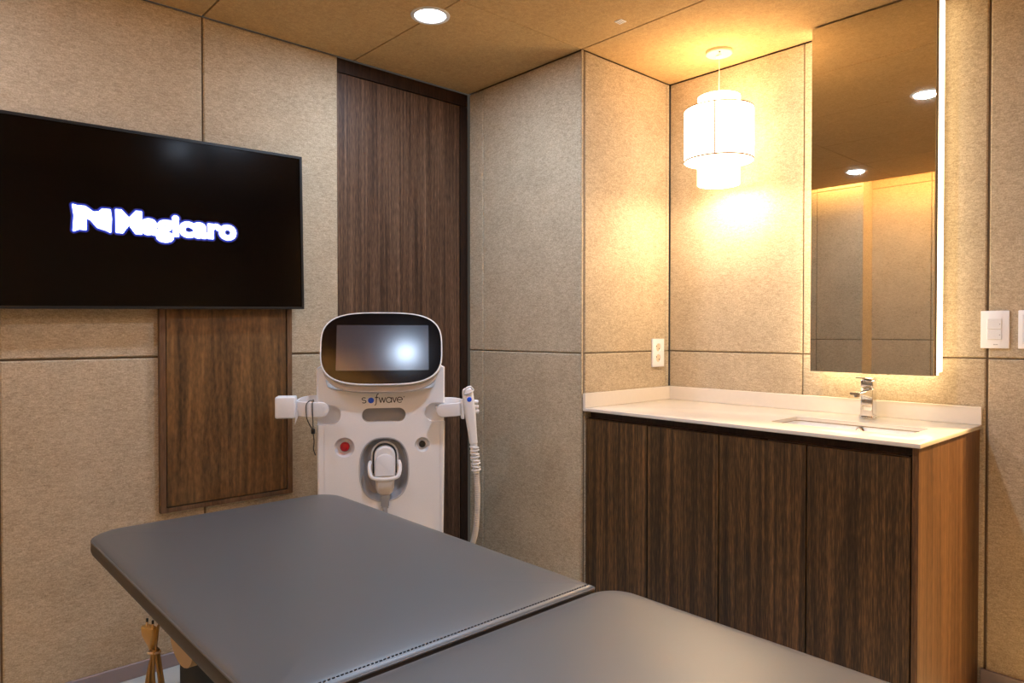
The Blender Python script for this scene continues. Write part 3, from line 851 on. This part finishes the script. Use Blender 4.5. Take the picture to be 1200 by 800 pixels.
bm = bmesh.new(); box(bm, -.05, .05, .03, .16, -.13, .02, bev=.015)
finish(bm, 'monitor_mount', WHITE2, mon)
# arms: a flat band looping out from the recess
def band(P, hz, th):
    bm = bmesh.new(); pts_ = catmull(P, 7)
    N = len(pts_); rings = []
    for i, p in enumerate(pts_):
        t_ = (pts_[min(i+1, N-1)]-pts_[max(i-1, 0)]).normalized(); s_ = Vector((-t_.y, t_.x, 0)).normalized()
        dist = (p-pts_[0]).length
        hh = hz*math.sqrt(max(.02, 1-(1-min(dist/(hz*1.0), 1))**2))
        rings.append([p+s_*x+Vector((0, 0, z)) for x, z in rrect(-th, th, -hh, hh, th*.8, n=3)])
    loft(bm, rings); return bm
zL = .9115
bm = band([(-.1735, -.044, zL-.004), (-.21, -.050, zL-.004), (-.25, -.050, zL-.002), (-.276, -.036, zL), (-.282, -.012, zL+.001), (-.268, .012, zL+.009), (-.24, .024, zL+.013), (-.214, .026, zL+.014)], .0255, .0035)
aL = finish(bm, 'holder_arm', WHITE2, dev)
bm = bmesh.new(); box(bm, -.255, -.205, -.044, .022, zL-.018, zL-.014, bev=.001, seg=1)
tube(bm, [(-.200, -.04, zL-.004), (-.200, .034, zL-.004)], .010, 16)
finish(bm, 'arm_tray', WHITE, aL)
zR = .9015
bm = band([(.192, -.044, zR-.006), (.225, -.050, zR-.005), (.262, -.050, zR-.003), (.284, -.036, zR), (.288, -.012, zR+.004), (.276, .010, zR+.008), (.25, .024, zR+.010), (.222, .026, zR+.010)], .0235, .0035)
aR = finish(bm, 'holder_arm', WHITE2, dev)
bm = bmesh.new(); tube(bm, [(.204, -.04, zR-.004), (.204, .034, zR-.004)], .010, 16)
box(bm, .21, .262, -.044, .022, zR-.018, zR-.014, bev=.001, seg=1)
finish(bm, 'arm_tray', WHITE, aR)
# square holder at the end of the left arm
bm = bmesh.new(); box(bm, -.349, -.283, -.058, .004, .880, .9535, bev=.006, seg=3)
sq = finish(bm, 'square_holder', WHITE, dev)
bm = bmesh.new(); box(bm, -.2835, -.277, -.04, -.005, .885, .93, bev=.002); 
loft(bm, [[(-.284, y, .885), (-.276, y, .90), (-.2755, y, .885), (-.286, y, .858)] for y in (-.045, -.040)])
finish(bm, 'clip', WHITE2, sq)
# cup bottom
# castors and base of the device
bm = bmesh.new(); box(bm, Lx+.005, Rx-.005, -.0, .29, .06, .10, bev=.012, seg=3)
finish(bm, 'base', WHITE2, dev)
for x in (-.17, .178):
    for y in (.04, .25):
        bm = bmesh.new(); lathe(bm, [(.008, -.012), (.026, -.012), (.028, -.008), (.028, .008), (.026, .012), (.008, .012)], 24, Matrix.Translation((x, y, .028)) @ Matrix.Rotation(PI/2, 4, 'Y'), cap0=True, cap1=True)
        tube(bm, [(x, y, .05), (x, y, .07)], .008, 10)
        finish(bm, 'castor', BLACK, dev)

# applicator docked in the oval recess
R3 = Matrix.Rotation(ang, 4, 'Z')
ap = thing('docked_applicator', 'white rounded applicator standing in the oval dock of the device', 'applicator', DEV, (0, 0, ang))
X = cx0+.0105
bm = bmesh.new()
def caps(P, d0, d1): return [Vector((x, d, z)) for x, z in P for d in (d0,)]
hd = [(-.037, .672), (.037, .672)]+[(.037*math.cos(a), .732+.037*math.sin(a)) for a in [PI*k/18 for k in range(19)]]
def hdr(s, d, dz=0): return [Vector((X+x*s, d, .71+(z-.71)*s+dz)) for x, z in hd]
loft(bm, [hdr(.80, .034), hdr(.97, .028), hdr(1, .020), hdr(1, .002), hdr(.97, -.004), hdr(.9, -.0075)])
sh = finish(bm, 'applicator_shell', WHITE, ap)
bm = bmesh.new()
lo = [(-.035, .664), (.035, .664)]+[(.035*math.cos(a), .708+.035*math.sin(a)) for a in [PI*k/18 for k in range(19)]]
def lor(s, d): return [Vector((X+x*s, d+(z-.664)*.12, .70+(z-.70)*s)) for x, z in lo]
loft(bm, [lor(1, -.006), lor(1, -.017), lor(.96, -.021), lor(.88, -.0235)])
finish(bm, 'applicator_face', WHITE2, ap)
bm = bmesh.new()
pr = []
for z, w, d, y in ((.668, .033, .016, .004), (.648, .034, .016, .004), (.620, .032, .015, .004), (.604, .025, .013, .004), (.597, .016, .010, .003)):
    pr.append([(X+x, y+q, z) for x, q in rrect(-w, w, -d, d, min(w, d)*.8, n=5)])
loft(bm, pr); finish(bm, 'applicator_neck', plain('pale_warm_plastic', (226, 214, 204), .35), ap)
bm = bmesh.new()
pr = []
for z, w in ((.5965, .0165), (.580, .0165), (.5785, .0145), (.560, .0145), (.5585, .0125), (.552, .0125)):
    pr.append([(X+x, q-.004, z) for x, q in rrect(-w, w, -.010, .010, .004, n=4)])
loft(bm, pr); finish(bm, 'connector', GREYP, ap)
bm = bmesh.new(); tube(bm, catmull([(X, -.006, .553), (X+.002, -.022, .50), (X+.02, -.040, .40), (X+.06, -.030, .28), (X+.10, -.004, .22), (X+.10, .02, .20)], 8), .009, 14)
finish(bm, 'cable', GREYP, ap)

# hand piece in the right arm
hp = thing('handpiece', 'white handpiece with blue button hanging in the right holder arm', 'handpiece', (DEV[0]-.0035, DEV[1]+.002, 0), (0, 0, ang))
bm = bmesh.new()
pr = []
def sec(cx, y, z, w, d, tl): 
    return [(cx+x*math.cos(tl), y+q, z-x*math.sin(tl)) for x, q in rrect(-w, w, -d, d, min(w, d)*.75, n=5)]
for cx, z, w, d in ((.3035, .974, .010, .009), (.3045, .969, .017, .014), (.306, .955, .0195, .017), (.3085, .930, .020, .018), (.3125, .900, .020, .018), (.3165, .870, .0185, .017), (.3205, .835, .0165, .0155), (.3245, .800, .0148, .014), (.3265, .779, .0142, .0138)):
    pr.append(sec(cx, -.052, z, w, d, -.12))
loft(bm, pr); hb = finish(bm, 'handpiece_body', WHITE, hp)
bm = bmesh.new(); disc(bm, (.3095, -.0692, .935), (0, -1, 0), [(.0085, 0), (.0085, .0015), (.007, .0025)], 24)
finish(bm, 'blue_button', BLUE, hb)
bm = bmesh.new(); tube(bm, catmull([(.290, -.066, .952), (.296, -.074, .972), (.312, -.074, .980), (.324, -.066, .968)], 6), .0035, 8)
tube(bm, catmull([(.290, -.066, .952), (.302, -.073, .956), (.318, -.073, .962), (.324, -.066, .968)], 6), .003, 8)
finish(bm, 'tip_guard', WHITE2, hb)
bm = bmesh.new()
for z in (.925, .908, .892): tube(bm, [(.3285+(.925-z)*.12, -.052, z), (.342+(.925-z)*.08, -.050, z-.002)], .0075, 12)
box(bm, .283, .294, -.058, -.030, .865, .935, bev=.003)
finish(bm, 'grip_button', WHITE2, hb)
bm = bmesh.new()
path = [(.3270, .778), (.3300, .740), (.3335, .705), (.3365, .672)]
tube(bm, [Vector((x, -.052, z)) for x, z in path], lambda t_: .0128-.002*t_, 16)
for k in range(8):
    z = .764-k*.0115; xx = .3278+(.778-z)*.085
    side = 1 if k % 2 else -1
    tube(bm, [Vector((xx+(.0145)*math.cos(a), -.052+.0145*math.sin(a), z+.002*side*math.cos(a))) for a in [2*PI*q/20 for q in range(20)]], .0030, 8, closed=True)
finish(bm, 'strain_relief', WHITE2, hp)
bm = bmesh.new()
hose = catmull([(.3368, -.052, .674), (.340, -.052, .62), (.3405, -.050, .56), (.338, -.044, .49), (.330, -.03, .43), (.31, .0, .36), (.285, .05, .28), (.258, .10, .235), (.229, .13, .225)], 40)
tube(bm, hose, lambda t_: .0098+.0007*math.sin(t_*PI*170), 14)
finish(bm, 'hose', plain('pale_grey_hose', (196, 190, 184), .45), hp)

# black wrist strap looped on the left arm
ws = thing('hanging_strap', 'thin black strap looped through the left holder arm', 'strap', DEV, (0, 0, ang))
bm = bmesh.new()
tube(bm, catmull([(-.225, -.056, .838), (-.238, -.058, .862), (-.246, -.0575, .885), (-.247, -.057, .925), (-.236, -.052, .9385), (-.228, -.048, .936), (-.225, -.046, .925)], 6), .0016, 8)
tube(bm, catmull([(-.225, -.056, .838), (-.2255, -.057, .87), (-.227, -.0575, .915), (-.2265, -.054, .938), (-.224, -.046, .94), (-.2235, -.044, .925)], 6), .0016, 8)
tube(bm, catmull([(-.225, -.056, .83), (-.222, -.056, .80), (-.224, -.056, .775), (-.218, -.055, .754)], 6), .0017, 8)
finish(bm, 'strap_cord', BLACK, ws)
bm = bmesh.new(); box(bm, -.2315, -.2185, -.061, -.050, .826, .844, bev=.003)
finish(bm, 'toggle', BLACK, ws)

# ------------------------------------------------------------------ camera and view
cam = bpy.data.cameras.new('camera'); co = bpy.data.objects.new('camera', cam); C.objects.link(co)
cam.sensor_width = 36; cam.lens = 816/1200*36; cam.clip_start = .02
co.location = (0, 0, 1.1723); co.rotation_euler = (math.radians(90-.80), math.radians(0), math.radians(47.7-90))
sc = bpy.context.scene; sc.camera = co
w = bpy.data.worlds.new('world'); w.use_nodes = True; sc.world = w
w.node_tree.nodes['Background'].inputs['Color'].default_value = (1, .85, .7, 1)
w.node_tree.nodes['Background'].inputs['Strength'].default_value = .05
sc.view_settings.view_transform = 'Standard'; sc.view_settings.look = 'None'; sc.view_settings.gamma = 1
sc.view_settings.use_curve_mapping = False; sc.view_settings.exposure = 0.0
sc.cycles.use_denoising = True
sc.cycles.max_bounces = 10; sc.cycles.diffuse_bounces = 6; sc.cycles.glossy_bounces = 5
sc.cycles.sample_clamp_indirect = 6; sc.cycles.caustics_reflective = False; sc.cycles.caustics_refractive = False
